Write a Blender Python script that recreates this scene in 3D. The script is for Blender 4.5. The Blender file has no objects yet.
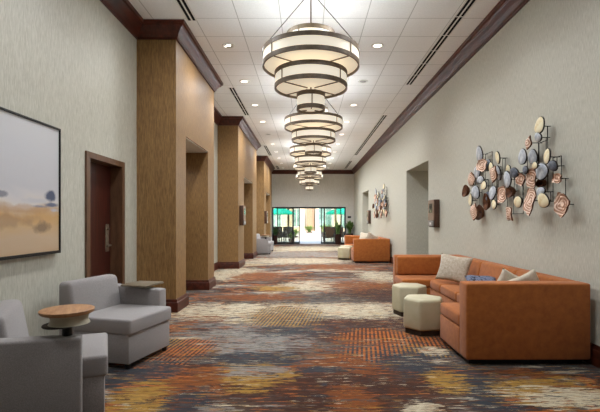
import bpy, bmesh, math, random
from mathutils import Vector, Matrix
R = math.radians
PI = math.pi
scene = bpy.context.scene
COL = scene.collection
F, H, VX, VY = 431.0, 1.35, 307.0, 220.5      # focal length in px, eye height, vanishing point


def floor_pt(px, py):
    d = F * H / (py - VY)
    return (px - VX) * d / F, d


# ------------------------------------------------------------------ colour / materials
def lin(h):
    h = h.lstrip('#')
    out = []
    for i in (0, 2, 4):
        c = int(h[i:i + 2], 16) / 255
        out.append(c / 12.92 if c <= .04045 else ((c + .055) / 1.055) ** 2.4)
    return tuple(out) + (1.0,)


def new_mat(name):
    m = bpy.data.materials.new(name)
    m.use_nodes = True
    nt = m.node_tree
    b = nt.nodes['Principled BSDF']
    return m, nt, b


def N(nt, kind, **kw):
    n = nt.nodes.new(kind)
    for k, v in kw.items():
        setattr(n, k, v)
    return n


def streak_mat(name, c1, c2, scale, rough=.9, bump=.0, detail=4, spec=.2, sheen=0, c3=None, metallic=0, contrast=(.35, .65)):
    """two-tone noise stretched by scale (x,y,z) in world units"""
    m, nt, b = new_mat(name)
    tc = N(nt, 'ShaderNodeTexCoord')
    mp = N(nt, 'ShaderNodeMapping')
    mp.inputs['Scale'].default_value = scale
    nz = N(nt, 'ShaderNodeTexNoise')
    nz.inputs['Scale'].default_value = 1
    nz.inputs['Detail'].default_value = detail
    nz.inputs['Roughness'].default_value = .65
    cr = N(nt, 'ShaderNodeValToRGB')
    cr.color_ramp.elements[0].position = contrast[0]
    cr.color_ramp.elements[1].position = contrast[1]
    cr.color_ramp.elements[0].color = lin(c1)
    cr.color_ramp.elements[1].color = lin(c2)
    if c3:
        e = cr.color_ramp.elements.new(.5)
        e.color = lin(c3)
    L = nt.links.new
    L(tc.outputs['Object'], mp.inputs['Vector'])
    L(mp.outputs[0], nz.inputs['Vector'])
    L(nz.outputs['Fac'], cr.inputs[0])
    L(cr.outputs[0], b.inputs['Base Color'])
    b.inputs['Roughness'].default_value = rough
    b.inputs['Specular IOR Level'].default_value = spec
    b.inputs['Metallic'].default_value = metallic
    if sheen:
        b.inputs['Sheen Weight'].default_value = sheen
        b.inputs['Sheen Roughness'].default_value = .65
    if bump:
        bp = N(nt, 'ShaderNodeBump')
        bp.inputs['Strength'].default_value = bump
        bp.inputs['Distance'].default_value = .004
        L(nz.outputs['Fac'], bp.inputs['Height'])
        L(bp.outputs[0], b.inputs['Normal'])
    return m


def emit_mat(name, col, strength, base=None):
    m, nt, b = new_mat(name)
    b.inputs['Base Color'].default_value = lin(base or col)
    b.inputs['Emission Color'].default_value = lin(col)
    b.inputs['Emission Strength'].default_value = strength
    b.inputs['Roughness'].default_value = .6
    return m


def glass_mat(name, tint='#f2f7f5', refl=.06):
    m, nt, b = new_mat(name)
    nt.nodes.remove(b)
    out = nt.nodes['Material Output']
    tr = N(nt, 'ShaderNodeBsdfTransparent')
    tr.inputs[0].default_value = lin(tint)
    gl = N(nt, 'ShaderNodeBsdfGlossy')
    gl.inputs['Roughness'].default_value = .02
    mx = N(nt, 'ShaderNodeMixShader')
    mx.inputs[0].default_value = refl
    nt.links.new(tr.outputs[0], mx.inputs[1])
    nt.links.new(gl.outputs[0], mx.inputs[2])
    nt.links.new(mx.outputs[0], out.inputs['Surface'])
    return m


M = {}
M['paper'] = streak_mat('grey_grasscloth', '#aba999', '#cccabd', (150, 150, 13.0), .5, .15, 5, .5)
M['paper_white'] = streak_mat('off_white_paint', '#cbc9c1', '#d8d6cf', (30, 30, 6), .85, .05)
M['tan'] = streak_mat('tan_grasscloth', '#694a2a', '#9d7a49', (130, 130, 9), .5, .2, 5, .5)
M['cherry'] = streak_mat('dark_cherry_wood', '#35160b', '#562617', (14, 3, 14), .42, 0, 4, .35)
M['cherry_door'] = streak_mat('cherry_veneer', '#30120b', '#481a10', (26, 26, 2.2), .38, 0, 5, .45)
M['bronze_frame'] = streak_mat('brown_frame_wood', '#583d29', '#6d4d36', (20, 20, 4), .4, 0, 3, .5)
M['white'] = streak_mat('white_paint', '#d9d7d0', '#e4e2dc', (20, 20, 20), .6)
M['black'] = streak_mat('black_metal', '#0c0c0c', '#151413', (20, 20, 20), .5, 0, 2, .4)
M['slot'] = streak_mat('black_slot', '#050505', '#090909', (20, 20, 20), .9)
M['grey_fabric'] = streak_mat('grey_woven_fabric', '#7c7775', '#9d9794', (240, 240, 240), .95, .25, 3, .15, .25)
M['pale_fabric'] = M['grey_fabric']
M['rust'] = streak_mat('rust_velvet', '#8a4a1a', '#ab6325', (16, 16, 16), .85, .12, 6, .15, .12, contrast=(.25, .75))
M['cream_leather'] = streak_mat('cream_upholstery', '#b3aa8c', '#bab195', (6, 6, 6), .6, 0, 2, .3)
M['brown_plinth'] = streak_mat('brown_plinth', '#2e241c', '#3a2e24', (20, 20, 20), .6)
M['oak'] = streak_mat('light_oak', '#9c6f4a', '#bb8f66', (40, 6, 40), .45, 0, 5, .4)
M['taupe_wood'] = streak_mat('taupe_laminate', '#6b604f', '#7f735f', (30, 6, 30), .4, 0, 4, .4)
M['cream_shell'] = streak_mat('cream_shell', '#b3ad98', '#beb8a4', (20, 20, 20), .5)
M['dark_plate'] = streak_mat('dark_plate', '#2b2622', '#38322c', (20, 20, 20), .5)
M['chrome'] = streak_mat('brushed_steel', '#8f8d8a', '#aaa8a4', (60, 60, 10), .35, 0, 3, .5, metallic=.9)
M['hoop'] = streak_mat('bronze_hoop', '#65584a', '#7c6d5a', (20, 20, 20), .45, 0, 3, .5, metallic=.1)
M['wire'] = streak_mat('dark_wire', '#1b1815', '#24201c', (20, 20, 20), .5)
M['beige_pillow'] = streak_mat('beige_linen', '#a59886', '#c3b7a5', (34, 34, 34), .95, .3, 5)
M['cream_pillow'] = streak_mat('cream_linen', '#bdb29e', '#cfc5b2', (60, 60, 60), .95, .2, 5)
M['blue_pillow'] = streak_mat('blue_grey_print', '#2f333c', '#8389a0', (28, 28, 34), .95, .2, 3, contrast=(.40, .50), c3='#6f7588')
M['housing'] = streak_mat('walnut_housing', '#3d281c', '#55392a', (50, 50, 9), .5, 0, 4, .4)
M['faceplate'] = streak_mat('bronze_faceplate', '#7d6552', '#8f7660', (50, 50, 9), .45, 0, 3, .4)
M['screen'] = streak_mat('black_screen', '#0d0a09', '#17110e', (10, 10, 10), .15, 0, 2, .5)
M['grey_plate'] = streak_mat('grey_plate', '#7f7b76', '#94908a', (30, 30, 30), .5)
M['stone'] = streak_mat('blue_grey_agate', '#959ca6', '#d3d6d8', (16, 16, 10), .35, 0, 4, .5)
M['stone_dark'] = streak_mat('slate_agate', '#3c4048', '#6d7480', (16, 16, 16), .4, 0, 4, .5)
M['cream_pod'] = streak_mat('cream_agate', '#d3b468', '#f2e7c4', (7, 7, 7), .4, 0, 4, .5, contrast=(.28, .55))
M['rosewood'] = None
M['darkcup'] = streak_mat('brown_back', '#4a2d1e', '#6b452e', (20, 20, 20), .7)
M['rim'] = streak_mat('dark_rim', '#2a2522', '#3c3530', (30, 30, 30), .6)
M['pot'] = streak_mat('dark_brown_pot', '#2c1a15', '#3b251d', (12, 12, 12), .5)
M['leaf'] = streak_mat('leaf_green', '#3f5a2c', '#6d8a48', (10, 10, 10), .6)
M['leaf_dark'] = streak_mat('leaf_dark_green', '#2c4422', '#48643a', (10, 10, 10), .6)
M['soil'] = streak_mat('soil', '#201812', '#2c221a', (40, 40, 40), .95)
M['bark'] = streak_mat('bark', '#6b5a45', '#8b785e', (30, 30, 6), .9, .4)
M['teal'] = streak_mat('teal_canvas', '#0c8a72', '#17a78b', (12, 12, 12), .9)
M['wicker'] = streak_mat('brown_wicker', '#3a342d', '#5a5046', (60, 60, 60), .8, .4, 3)
M['concrete'] = streak_mat('pale_concrete', '#bdb8ac', '#cfcabf', (3, 3, 3), .9)
M['patio'] = streak_mat('patio_pavers', '#b3a48e', '#c9bba4', (6, 6, 6), .9)
M['stucco'] = streak_mat('beige_stucco', '#cbb89a', '#dac9ac', (4, 4, 4), .9)
M['stucco_pale'] = streak_mat('pale_stucco', '#d6d2c8', '#e2ded6', (4, 4, 4), .9)
M['brickstone'] = streak_mat('brown_stone', '#7d6a58', '#a39079', (9, 9, 22), .9)
M['ext_glass'] = streak_mat('green_tinted_window', '#5c7a72', '#8fa9a2', (1, 1, 1), .15, 0, 2, .5)
M['shrub'] = streak_mat('shrub_green', '#56703a', '#8fa85c', (14, 14, 14), .7)
M['glass'] = glass_mat('clear_glass')
M['shade'] = emit_mat('cream_shade', '#fff4e0', .52, '#d8d0bd')
M['diffuser'] = emit_mat('cream_diffuser', '#ffefd4', .46, '#d6cdb8')
M['lamp'] = emit_mat('lamp_lens', '#fff4e2', 3)
M['lamp_off'] = streak_mat('lamp_lens_dim', '#8f8d89', '#a8a6a2', (20, 20, 20), .4)


def rosette_mat():
    m, nt, b = new_mat('banded_tan_agate')
    L = nt.links.new
    tc = N(nt, 'ShaderNodeTexCoord')
    ln = N(nt, 'ShaderNodeVectorMath', operation='LENGTH')
    nz = N(nt, 'ShaderNodeTexNoise')
    nz.inputs['Scale'].default_value = 14
    ad = N(nt, 'ShaderNodeMath', operation='MULTIPLY_ADD')
    ad.inputs[1].default_value = .018
    sn = N(nt, 'ShaderNodeMath', operation='MULTIPLY')
    sn.inputs[1].default_value = 230
    s2 = N(nt, 'ShaderNodeMath', operation='SINE')
    cr = N(nt, 'ShaderNodeValToRGB')
    cr.color_ramp.elements[0].position = 0
    cr.color_ramp.elements[0].color = lin('#b08468')
    cr.color_ramp.elements[1].position = .5
    cr.color_ramp.elements[1].color = lin('#edd2bd')
    L(tc.outputs['Object'], nz.inputs['Vector'])
    L(tc.outputs['Object'], ln.inputs[0])
    L(nz.outputs['Fac'], ad.inputs[0])
    L(ln.outputs['Value'], ad.inputs[2])
    L(ad.outputs[0], sn.inputs[0])
    L(sn.outputs[0], s2.inputs[0])
    L(s2.outputs[0], cr.inputs[0])
    L(cr.outputs[0], b.inputs['Base Color'])
    b.inputs['Roughness'].default_value = .6
    return m


M['rosewood'] = rosette_mat()


def ceiling_mat():
    m, nt, b = new_mat('ceiling_tiles')
    L = nt.links.new
    g = N(nt, 'ShaderNodeNewGeometry')
    sp = N(nt, 'ShaderNodeSeparateXYZ')
    L(g.outputs['Position'], sp.inputs[0])

    def line(sock, off):
        a = N(nt, 'ShaderNodeMath', operation='ADD'); a.inputs[1].default_value = -off + 61.0 + .305
        q = N(nt, 'ShaderNodeMath', operation='MODULO'); q.inputs[1].default_value = .61
        s = N(nt, 'ShaderNodeMath', operation='SUBTRACT'); s.inputs[1].default_value = .305
        ab = N(nt, 'ShaderNodeMath', operation='ABSOLUTE')
        lt = N(nt, 'ShaderNodeMath', operation='LESS_THAN'); lt.inputs[1].default_value = .006
        L(sock, a.inputs[0]); L(a.outputs[0], q.inputs[0]); L(q.outputs[0], s.inputs[0]); L(s.outputs[0], ab.inputs[0]); L(ab.outputs[0], lt.inputs[0])
        return lt.outputs[0]
    lx = line(sp.outputs['X'], -.985)
    ly = line(sp.outputs['Y'], 6.16)
    mx = N(nt, 'ShaderNodeMath', operation='MAXIMUM')
    L(lx, mx.inputs[0]); L(ly, mx.inputs[1])
    nz = N(nt, 'ShaderNodeTexNoise')
    nz.inputs['Scale'].default_value = 45
    nz.inputs['Detail'].default_value = 5
    L(g.outputs['Position'], nz.inputs['Vector'])
    cr = N(nt, 'ShaderNodeValToRGB')
    cr.color_ramp.elements[0].position = .3
    cr.color_ramp.elements[1].position = .7
    cr.color_ramp.elements[0].color = lin('#eae9e6')
    cr.color_ramp.elements[1].color = lin('#f2f1ee')
    L(nz.outputs['Fac'], cr.inputs[0])
    mix = N(nt, 'ShaderNodeMix', data_type='RGBA')
    L(mx.outputs[0], mix.inputs['Factor'])
    L(cr.outputs[0], mix.inputs['A'])
    mix.inputs['B'].default_value = lin('#bcbab5')
    L(mix.outputs['Result'], b.inputs['Base Color'])
    b.inputs['Roughness'].default_value = .65
    b.inputs['Specular IOR Level'].default_value = .1
    return m


M['ceiling'] = ceiling_mat()

MAROON, RUST, GOLD, SLATE, GREY, CREAM, LAV = '#3d2319', '#7d451d', '#a07a34', '#2d353c', '#4b4947', '#c4b79c', '#858079'
ORANGE = '#b0642a'


def carpet_mat():
    m, nt, b = new_mat('patterned_carpet')
    L = nt.links.new
    g = N(nt, 'ShaderNodeNewGeometry')
    P = g.outputs['Position']

    def noise(scale, loc=(0, 0, 0), detail=4, rough=.6):
        mp = N(nt, 'ShaderNodeMapping')
        mp.inputs['Scale'].default_value = scale
        mp.inputs['Location'].default_value = loc
        nz = N(nt, 'ShaderNodeTexNoise')
        nz.inputs['Scale'].default_value = 1
        nz.inputs['Detail'].default_value = detail
        nz.inputs['Roughness'].default_value = rough
        L(P, mp.inputs['Vector']); L(mp.outputs[0], nz.inputs['Vector'])
        return nz.outputs['Fac']

    def ramp(fac, stops, const=False):
        cr = N(nt, 'ShaderNodeValToRGB')
        e = cr.color_ramp.elements
        while len(e) < len(stops):
            e.new(.5)
        for i, (p, c) in enumerate(stops):
            e[i].position = p
            e[i].color = lin(c)
        if const:
            cr.color_ramp.interpolation = 'CONSTANT'
        L(fac, cr.inputs[0])
        return cr.outputs[0]

    def mix(fac, a, bb):
        mx = N(nt, 'ShaderNodeMix', data_type='RGBA')
        if isinstance(fac, float):
            mx.inputs['Factor'].default_value = fac
        else:
            L(fac, mx.inputs['Factor'])
        for s, v in (('A', a), ('B', bb)):
            if isinstance(v, str):
                mx.inputs[s].default_value = lin(v)
            else:
                L(v, mx.inputs[s])
        return mx.outputs['Result']

    def math_(op, a, bb=None, c=None):
        n = N(nt, 'ShaderNodeMath', operation=op)
        for i, v in enumerate((a, bb, c)):
            if v is None:
                continue
            if isinstance(v, (int, float)):
                n.inputs[i].default_value = v
            else:
                L(v, n.inputs[i])
        return n.outputs[0]

    base = noise((.42, .95, 1), (3.1, 1.7, 0), 6, .62)
    col = ramp(base, [(0, SLATE), (.33, SLATE), (.37, LAV), (.43, GREY), (.465, MAROON), (.50, MAROON), (.515, ORANGE), (.545, GREY), (.58, LAV), (.615, CREAM), (.70, GOLD)])
    n1 = noise((2.0, 24, 1), (0, 0, 0), 5, .65)
    n2 = noise((2.6, 30, 1), (7, 3, 0), 5, .65)
    n3 = noise((3.6, 9, 1), (2, 9, 0), 4, .6)
    NS = [n1, n2, n3]
    sp = N(nt, 'ShaderNodeSeparateXYZ')
    L(P, sp.inputs[0])
    diag = math_('MULTIPLY_ADD', sp.outputs['Y'], -.13, sp.outputs['X'])
    hatch = math_('LESS_THAN', math_('FRACT', math_('MULTIPLY', math_('ADD', diag, 50.0), 21.0)), .5)

    # (colour, x0, x1, y0, y1) in the photo's floor -> world ellipses; 'a/b' = hatched stripes of two colours
    patches = [
        (GREY, 180, 420, 318, 362), (LAV, 185, 330, 322, 356), (MAROON, 150, 560, 352, 440), (MAROON, 300, 430, 326, 346),
        (RUST, 180, 245, 305, 322), (MAROON, 300, 480, 314, 330),
        (CREAM, 165, 300, 303, 318), (CREAM, 245, 440, 302, 318), (CREAM, 200, 300, 304, 316), (CREAM, 300, 400, 305, 316),
        (GREY, 200, 420, 293, 303), (MAROON, 330, 420, 288, 300), (RUST, 215, 300, 294, 301),
        (CREAM, 282, 345, 281, 291), (CREAM, 205, 262, 268, 280), (CREAM, 358, 400, 272, 281), (RUST, 325, 400, 281, 290),
        (RUST, 232, 285, 272, 281), (GOLD, 252, 295, 286, 291), (CREAM, 245, 350, 258, 264), (RUST, 300, 370, 264, 270),
        (LAV, 230, 360, 252, 257), (CREAM, 260, 360, 246, 251),
        (SLATE + '/' + GOLD, 250, 318, 306, 330), (LAV, 215, 275, 342, 362),
        (RUST, 335, 425, 330, 348), (RUST, 290, 400, 352, 378), (SLATE + '/' + ORANGE, 345, 428, 344, 362), (MAROON + '/' + ORANGE, 340, 410, 329, 343),
        (SLATE, 100, 180, 360, 390), (GREY, 110, 180, 352, 366), (GOLD, 195, 285, 362, 390), (GOLD, 108, 185, 382, 420), (RUST, 165, 225, 366, 405),
        (MAROON + '/' + ORANGE, 140, 212, 338, 361), (SLATE + '/' + GOLD, 145, 180, 338, 350), (LAV, 225, 285, 364, 378), (SLATE, 160, 207, 390, 425), (LAV, 190, 225, 404, 430),
        (MAROON + '/' + ORANGE, 398, 450, 336, 350), (SLATE + '/' + GOLD, 398, 450, 346, 362), (CREAM, 418, 445, 346, 356), (SLATE, 380, 450, 352, 378), (SLATE, 460, 516, 364, 425), (GOLD, 428, 470, 372, 394),
        (RUST, 500, 560, 366, 381), (GOLD, 500, 600, 378, 406), (CREAM, 515, 620, 386, 409), (CREAM, 400, 445, 402, 420), (SLATE, 540, 640, 360, 375), (SLATE, 210, 300, 352, 366), (SLATE, 250, 330, 326, 336), (SLATE, 300, 350, 366, 374), (GREY, 440, 560, 355, 368),
        (MAROON, 290, 400, 375, 450), (RUST, 330, 380, 384, 420),
    ]
    for i, (c, x0, x1, y0, y1) in enumerate(patches):
        ym = (y0 + y1) / 2
        d0, d1 = F * H / (y1 - VY), F * H / (y0 - VY)
        dc = F * H / (ym - VY)
        cx = ((x0 + x1) / 2 - VX) * dc / F
        rx = (x1 - x0) / 2 * dc / F
        cy, ry = (d0 + d1) / 2, (d1 - d0) / 2
        s = N(nt, 'ShaderNodeVectorMath', operation='SUBTRACT')
        s.inputs[1].default_value = (cx, cy, 0)
        q = N(nt, 'ShaderNodeVectorMath', operation='MULTIPLY')
        q.inputs[1].default_value = (1 / rx, 1 / ry, 0)
        l = N(nt, 'ShaderNodeVectorMath', operation='LENGTH')
        L(P, s.inputs[0]); L(s.outputs[0], q.inputs[0]); L(q.outputs[0], l.inputs[0])
        nsum = math_('MULTIPLY_ADD', NS[i % 2], 3.2, -1.6)
        nsum = math_('MULTIPLY_ADD', NS[2], 2.2, math_('ADD', nsum, -1.1))
        v = math_('ADD', l.outputs['Value'], nsum)
        mr = N(nt, 'ShaderNodeMapRange')
        mr.inputs['From Min'].default_value = 1.0
        mr.inputs['From Max'].default_value = .96
        L(v, mr.inputs['Value'])
        if '/' in c:
            a, bb = c.split('/')
            pc = mix(hatch, a, bb)
            fac = math_('MULTIPLY', mr.outputs[0], .85)
        else:
            pc = c
            fac = math_('MULTIPLY', mr.outputs[0], .93)
        col = mix(fac, col, pc)
    br = noise((3.6, 38, 1), (4, 1, 0), 5, .7)
    col = mix(math_('MULTIPLY', math_('GREATER_THAN', br, .56), .85), col, ramp(noise((1.1, 5, 1), (9, 5, 0), 4, .6), [(0, SLATE), (.40, SLATE), (.45, MAROON), (.53, RUST), (.57, GREY), (.63, GOLD)]))
    b2 = noise((4.5, 15, 1), (11, 4, 0), 6, .75)
    col = mix(math_('MULTIPLY', math_('GREATER_THAN', b2, .57), .85), col, ramp(noise((1.6, 4, 1), (1, 15, 0), 3, .6), [(0, SLATE), (.46, SLATE), (.48, MAROON), (.56, MAROON), (.58, GREY)]))
    b3 = noise((3.5, 30, 1), (21, 7, 0), 6, .75)
    col = mix(math_('MULTIPLY', math_('GREATER_THAN', b3, .585), .85), col, ramp(noise((1.2, 3, 1), (5, 25, 0), 3, .6), [(0, LAV), (.46, CREAM), (.5, GOLD), (.56, ORANGE)]))
    # fine weft lines, thin streaks of the neighbour colours
    w1 = noise((3, 90, 1), (0, 0, 0), 3, .7)
    mr = N(nt, 'ShaderNodeMapRange')
    mr.inputs['From Min'].default_value = .54
    mr.inputs['From Max'].default_value = .70
    mr.inputs['To Max'].default_value = .45
    L(w1, mr.inputs['Value'])
    col = mix(mr.outputs[0], col, ramp(n3, [(0, SLATE), (.42, SLATE), (.47, MAROON), (.55, RUST), (.62, LAV)]))
    w3 = noise((9, 75, 1), (3, 0, 0), 2, .6)
    col = mix(math_('MULTIPLY', math_('GREATER_THAN', w3, .52), .34), col, '#231a17')
    w2 = noise((160, 160, 1), (0, 0, 0), 2, .6)
    col = mix(math_('MULTIPLY', math_('LESS_THAN', w2, .46), .22), col, '#1e1613')
    L(col, b.inputs['Base Color'])
    bp = N(nt, 'ShaderNodeBump')
    bp.inputs['Strength'].default_value = .3
    bp.inputs['Distance'].default_value = .003
    L(w2, bp.inputs['Height'])
    L(bp.outputs[0], b.inputs['Normal'])
    b.inputs['Roughness'].default_value = .95
    b.inputs['Specular IOR Level'].default_value = .08
    b.inputs['Sheen Weight'].default_value = .04
    return m


M['carpet'] = carpet_mat()


def painting_mat():
    m, nt, b = new_mat('abstract_landscape_paint')
    L = nt.links.new
    tc = N(nt, 'ShaderNodeTexCoord')
    mp = N(nt, 'ShaderNodeMapping')
    L(tc.outputs['Object'], mp.inputs['Vector'])
    sp = N(nt, 'ShaderNodeSeparateXYZ')
    L(mp.outputs[0], sp.inputs[0])
    nz = N(nt, 'ShaderNodeTexNoise')
    nm = N(nt, 'ShaderNodeMapping')
    nm.inputs['Scale'].default_value = (1, 2.2, 6)
    L(tc.outputs['Object'], nm.inputs['Vector'])
    L(nm.outputs[0], nz.inputs['Vector'])
    nz.inputs['Scale'].default_value = 1.3
    nz.inputs['Detail'].default_value = 6
    ad = N(nt, 'ShaderNodeMath', operation='MULTIPLY_ADD')
    L(nz.outputs['Fac'], ad.inputs[0]); ad.inputs[1].default_value = .22
    L(sp.outputs['Z'], ad.inputs[2])
    mr = N(nt, 'ShaderNodeMapRange')
    mr.inputs['From Min'].default_value = -.61 + .11
    mr.inputs['From Max'].default_value = .61 + .11
    L(ad.outputs[0], mr.inputs['Value'])
    cr = N(nt, 'ShaderNodeValToRGB')
    st = [(0, '#c0a382'), (.12, '#c4ab8e'), (.20, '#c8a87f'), (.29, '#c9a06a'), (.34, '#c2ac94'), (.38, '#d6cfc8'), (.43, '#d0cccc'), (.5, '#c6c5c8'), (.75, '#cbcbce'), (1, '#cfcfd0')]
    e = cr.color_ramp.elements
    while len(e) < len(st):
        e.new(.5)
    for i, (p, c) in enumerate(st):
        e[i].position = p
        e[i].color = lin(c)
    L(mr.outputs[0], cr.inputs[0])
    col = cr.outputs[0]
    # brushed blots: (y, z, ry, rz, colour, weight)
    nb = N(nt, 'ShaderNodeTexNoise')
    nb.inputs['Scale'].default_value = 9
    nb.inputs['Detail'].default_value = 5
    L(tc.outputs['Object'], nb.inputs['Vector'])
    for (y, z, ry, rz, c, wgt) in [(.60, -.07, .10, .055, '#3f4a66', .95), (.62, -.15, .13, .025, '#56637f', .9), (.42, -.17, .13, .015, '#7d8799', .8), (.66, -.20, .08, .02, '#b9bcc6', .9), (.40, -.12, .2, .03, '#c6c5c8', .9),
                                   (-.1, -.08, .14, .03, '#6d6e7a', .8), (.46, -.37, .15, .06, '#73604e', .75), (.2, -.2, .5, .045, '#b98a54', .5), (.0, -.3, .4, .07, '#94795e', .5)]:
        s = N(nt, 'ShaderNodeVectorMath', operation='SUBTRACT'); s.inputs[1].default_value = (0, y, z)
        q = N(nt, 'ShaderNodeVectorMath', operation='MULTIPLY'); q.inputs[1].default_value = (0, 1 / ry, 1 / rz)
        l = N(nt, 'ShaderNodeVectorMath', operation='LENGTH')
        L(tc.outputs['Object'], s.inputs[0]); L(s.outputs[0], q.inputs[0]); L(q.outputs[0], l.inputs[0])
        a2 = N(nt, 'ShaderNodeMath', operation='MULTIPLY_ADD'); a2.inputs[1].default_value = 1.8
        L(nb.outputs['Fac'], a2.inputs[0]); L(l.outputs['Value'], a2.inputs[2])
        r2 = N(nt, 'ShaderNodeMapRange'); r2.inputs['From Min'].default_value = 1.95; r2.inputs['From Max'].default_value = 1.4; r2.inputs['To Max'].default_value = wgt
        L(a2.outputs[0], r2.inputs['Value'])
        mx = N(nt, 'ShaderNodeMix', data_type='RGBA')
        L(r2.outputs[0], mx.inputs['Factor']); L(col, mx.inputs['A']); mx.inputs['B'].default_value = lin(c)
        col = mx.outputs['Result']
    L(col, b.inputs['Base Color'])
    b.inputs['Roughness'].default_value = .6
    return m


M['painting'] = painting_mat()


# ------------------------------------------------------------------ mesh helpers
def add_box(bm, x0, x1, y0, y1, z0, z1, bev=0, seg=2, mat=None):
    t = bmesh.new()
    bmesh.ops.create_cube(t, size=1)
    for v in t.verts:
        v.co = Vector((x0 + (v.co.x + .5) * (x1 - x0), y0 + (v.co.y + .5) * (y1 - y0), z0 + (v.co.z + .5) * (z1 - z0)))
    if bev:
        bmesh.ops.bevel(t, geom=t.edges[:] + t.verts[:], offset=bev, segments=seg, profile=.5, affect='EDGES')
    if mat is not None:
        bmesh.ops.transform(t, matrix=mat, verts=t.verts)
    me = bpy.data.meshes.new('tmp')
    t.to_mesh(me); t.free()
    bm.from_mesh(me)
    bpy.data.meshes.remove(me)


def add_prism(bm, pts, z0, z1, bev=0, seg=2, mat=None):
    """extrude a closed polygon (x,y) from z0 to z1"""
    t = bmesh.new()
    lo = [t.verts.new((p[0], p[1], z0)) for p in pts]
    hi = [t.verts.new((p[0], p[1], z1)) for p in pts]
    t.faces.new(lo[::-1]); t.faces.new(hi)
    n = len(pts)
    for i in range(n):
        t.faces.new((lo[i], lo[(i + 1) % n], hi[(i + 1) % n], hi[i]))
    bmesh.ops.recalc_face_normals(t, faces=t.faces)
    if bev:
        bmesh.ops.bevel(t, geom=t.edges[:], offset=bev, segments=seg, profile=.5, affect='EDGES')
    if mat is not None:
        bmesh.ops.transform(t, matrix=mat, verts=t.verts)
    me = bpy.data.meshes.new('tmp')
    t.to_mesh(me); t.free()
    bm.from_mesh(me)
    bpy.data.meshes.remove(me)


def add_lathe(bm, prof, cx=0, cy=0, seg=32, closed=False, a0=0, a1=2 * PI):
    """revolve a profile [(r,z)] about the z axis"""
    full = abs(a1 - a0 - 2 * PI) < 1e-6
    n = seg if full else seg + 1
    rings = []
    for i in range(n):
        a = a0 + (a1 - a0) * i / seg
        rings.append([bm.verts.new((cx + r * math.cos(a), cy + r * math.sin(a), z)) for r, z in prof])
    m = len(prof)
    for i in range(seg):
        A, B = rings[i], rings[(i + 1) % n]
        for j in range(m if closed else m - 1):
            k = (j + 1) % m
            try:
                bm.faces.new((A[j], B[j], B[k], A[k]))
            except ValueError:
                pass


def add_tube(bm, pts, r, seg=8, caps=True):
    pts = [Vector(p) for p in pts]
    rad = r if isinstance(r, (list, tuple)) else [r] * len(pts)
    rings = []
    up = None
    for i, p in enumerate(pts):
        d = (pts[min(i + 1, len(pts) - 1)] - pts[max(i - 1, 0)]).normalized()
        if up is None:
            up = Vector((0, 0, 1)) if abs(d.z) < .9 else Vector((1, 0, 0))
        a = d.cross(up).normalized()
        b = a.cross(d).normalized()
        rings.append([bm.verts.new(p + rad[i] * (math.cos(2 * PI * k / seg) * a + math.sin(2 * PI * k / seg) * b)) for k in range(seg)])
    for A, B in zip(rings, rings[1:]):
        for k in range(seg):
            bm.faces.new((A[k], A[(k + 1) % seg], B[(k + 1) % seg], B[k]))
    if caps:
        bm.faces.new(rings[0][::-1]); bm.faces.new(rings[-1])


def sweep(bm, prof, path, normals):
    """sweep a profile [(out, z)] along plan path [(x,y)]; normals = outward miter vector per path point"""
    rows = []
    for (x, y), (nx, ny) in zip(path, normals):
        rows.append([bm.verts.new((x + o * nx, y + o * ny, z)) for o, z in prof])
    m = len(prof)
    for A, B in zip(rows, rows[1:]):
        for j in range(m):
            k = (j + 1) % m
            bm.faces.new((A[j], B[j], B[k], A[k]))
    bm.faces.new(rows[0]); bm.faces.new(rows[-1][::-1])


def obj(name, bm, mat, parent=None, smooth=False, loc=None, bevel=None):
    bmesh.ops.recalc_face_normals(bm, faces=bm.faces)
    me = bpy.data.meshes.new(name)
    bm.to_mesh(me); bm.free()
    if smooth:
        for p in me.polygons:
            p.use_smooth = True
    me.materials.append(mat)
    o = bpy.data.objects.new(name, me)
    COL.objects.link(o)
    if smooth == 'auto':
        me.set_sharp_from_angle(angle=R(38))
    if loc:
        o.location = loc
    if parent:
        o.parent = parent
    return o


def thing(name, label, cat, loc=(0, 0, 0), rz=0, group=None):
    o = bpy.data.objects.new(name, None)
    o.empty_display_size = .1
    COL.objects.link(o)
    o.location = loc
    o.rotation_euler = (0, 0, rz)
    tag(o, label, cat, group)
    return o


def tag(o, label, cat, group=None):
    o['label'] = label
    o['category'] = cat
    if group:
        o['group'] = group
    return o


def struct(name, bm, mat, smooth=False):
    o = obj(name, bm, mat, None, smooth)
    o['kind'] = 'structure'
    return o


def dup(root, loc=None, rz=None, label=None, group=None):
    kids = {}
    allk = [o for o in root.children_recursive]
    r = root.copy()
    COL.objects.link(r)
    kids[root] = r
    for o in allk:
        c = o.copy()
        COL.objects.link(c)
        kids[o] = c
    for o in allk:
        kids[o].parent = kids[o.parent]
    if loc is not None:
        r.location = loc
    if rz is not None:
        r.rotation_euler = (0, 0, rz)
    if label:
        r['label'] = label
    if group:
        r['group'] = group
    return r


def B():
    return bmesh.new()


ORD = ['nearest', 'second', 'third', 'fourth', 'fifth', 'sixth', 'seventh', 'eighth', 'ninth', 'tenth', 'eleventh', 'twelfth']

# ------------------------------------------------------------------ setting
XR, XL, XP = 2.70, -2.51, -1.93
CEIL, YB, YE = 4.24, -3.5, 24.8
PIERS = [(6.35, 6.87, 8.40, 8.94), (12.10, 13.20, 15.30, 16.45), (19.35, 20.30, 22.6, 23.6)]
OPEN_R = [(9.58, 11.70), (18.9, 21.0)]
OPH = 2.69

bm = B(); add_box(bm, -5.2, 5.2, YB - .2, YE + .12, -.15, 0); struct('floor', bm, M['carpet'])
bm = B(); add_box(bm, -5.2, 5.2, YB - .2, YE + .3, CEIL, CEIL + .12); struct('ceiling', bm, M['ceiling'])

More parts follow.
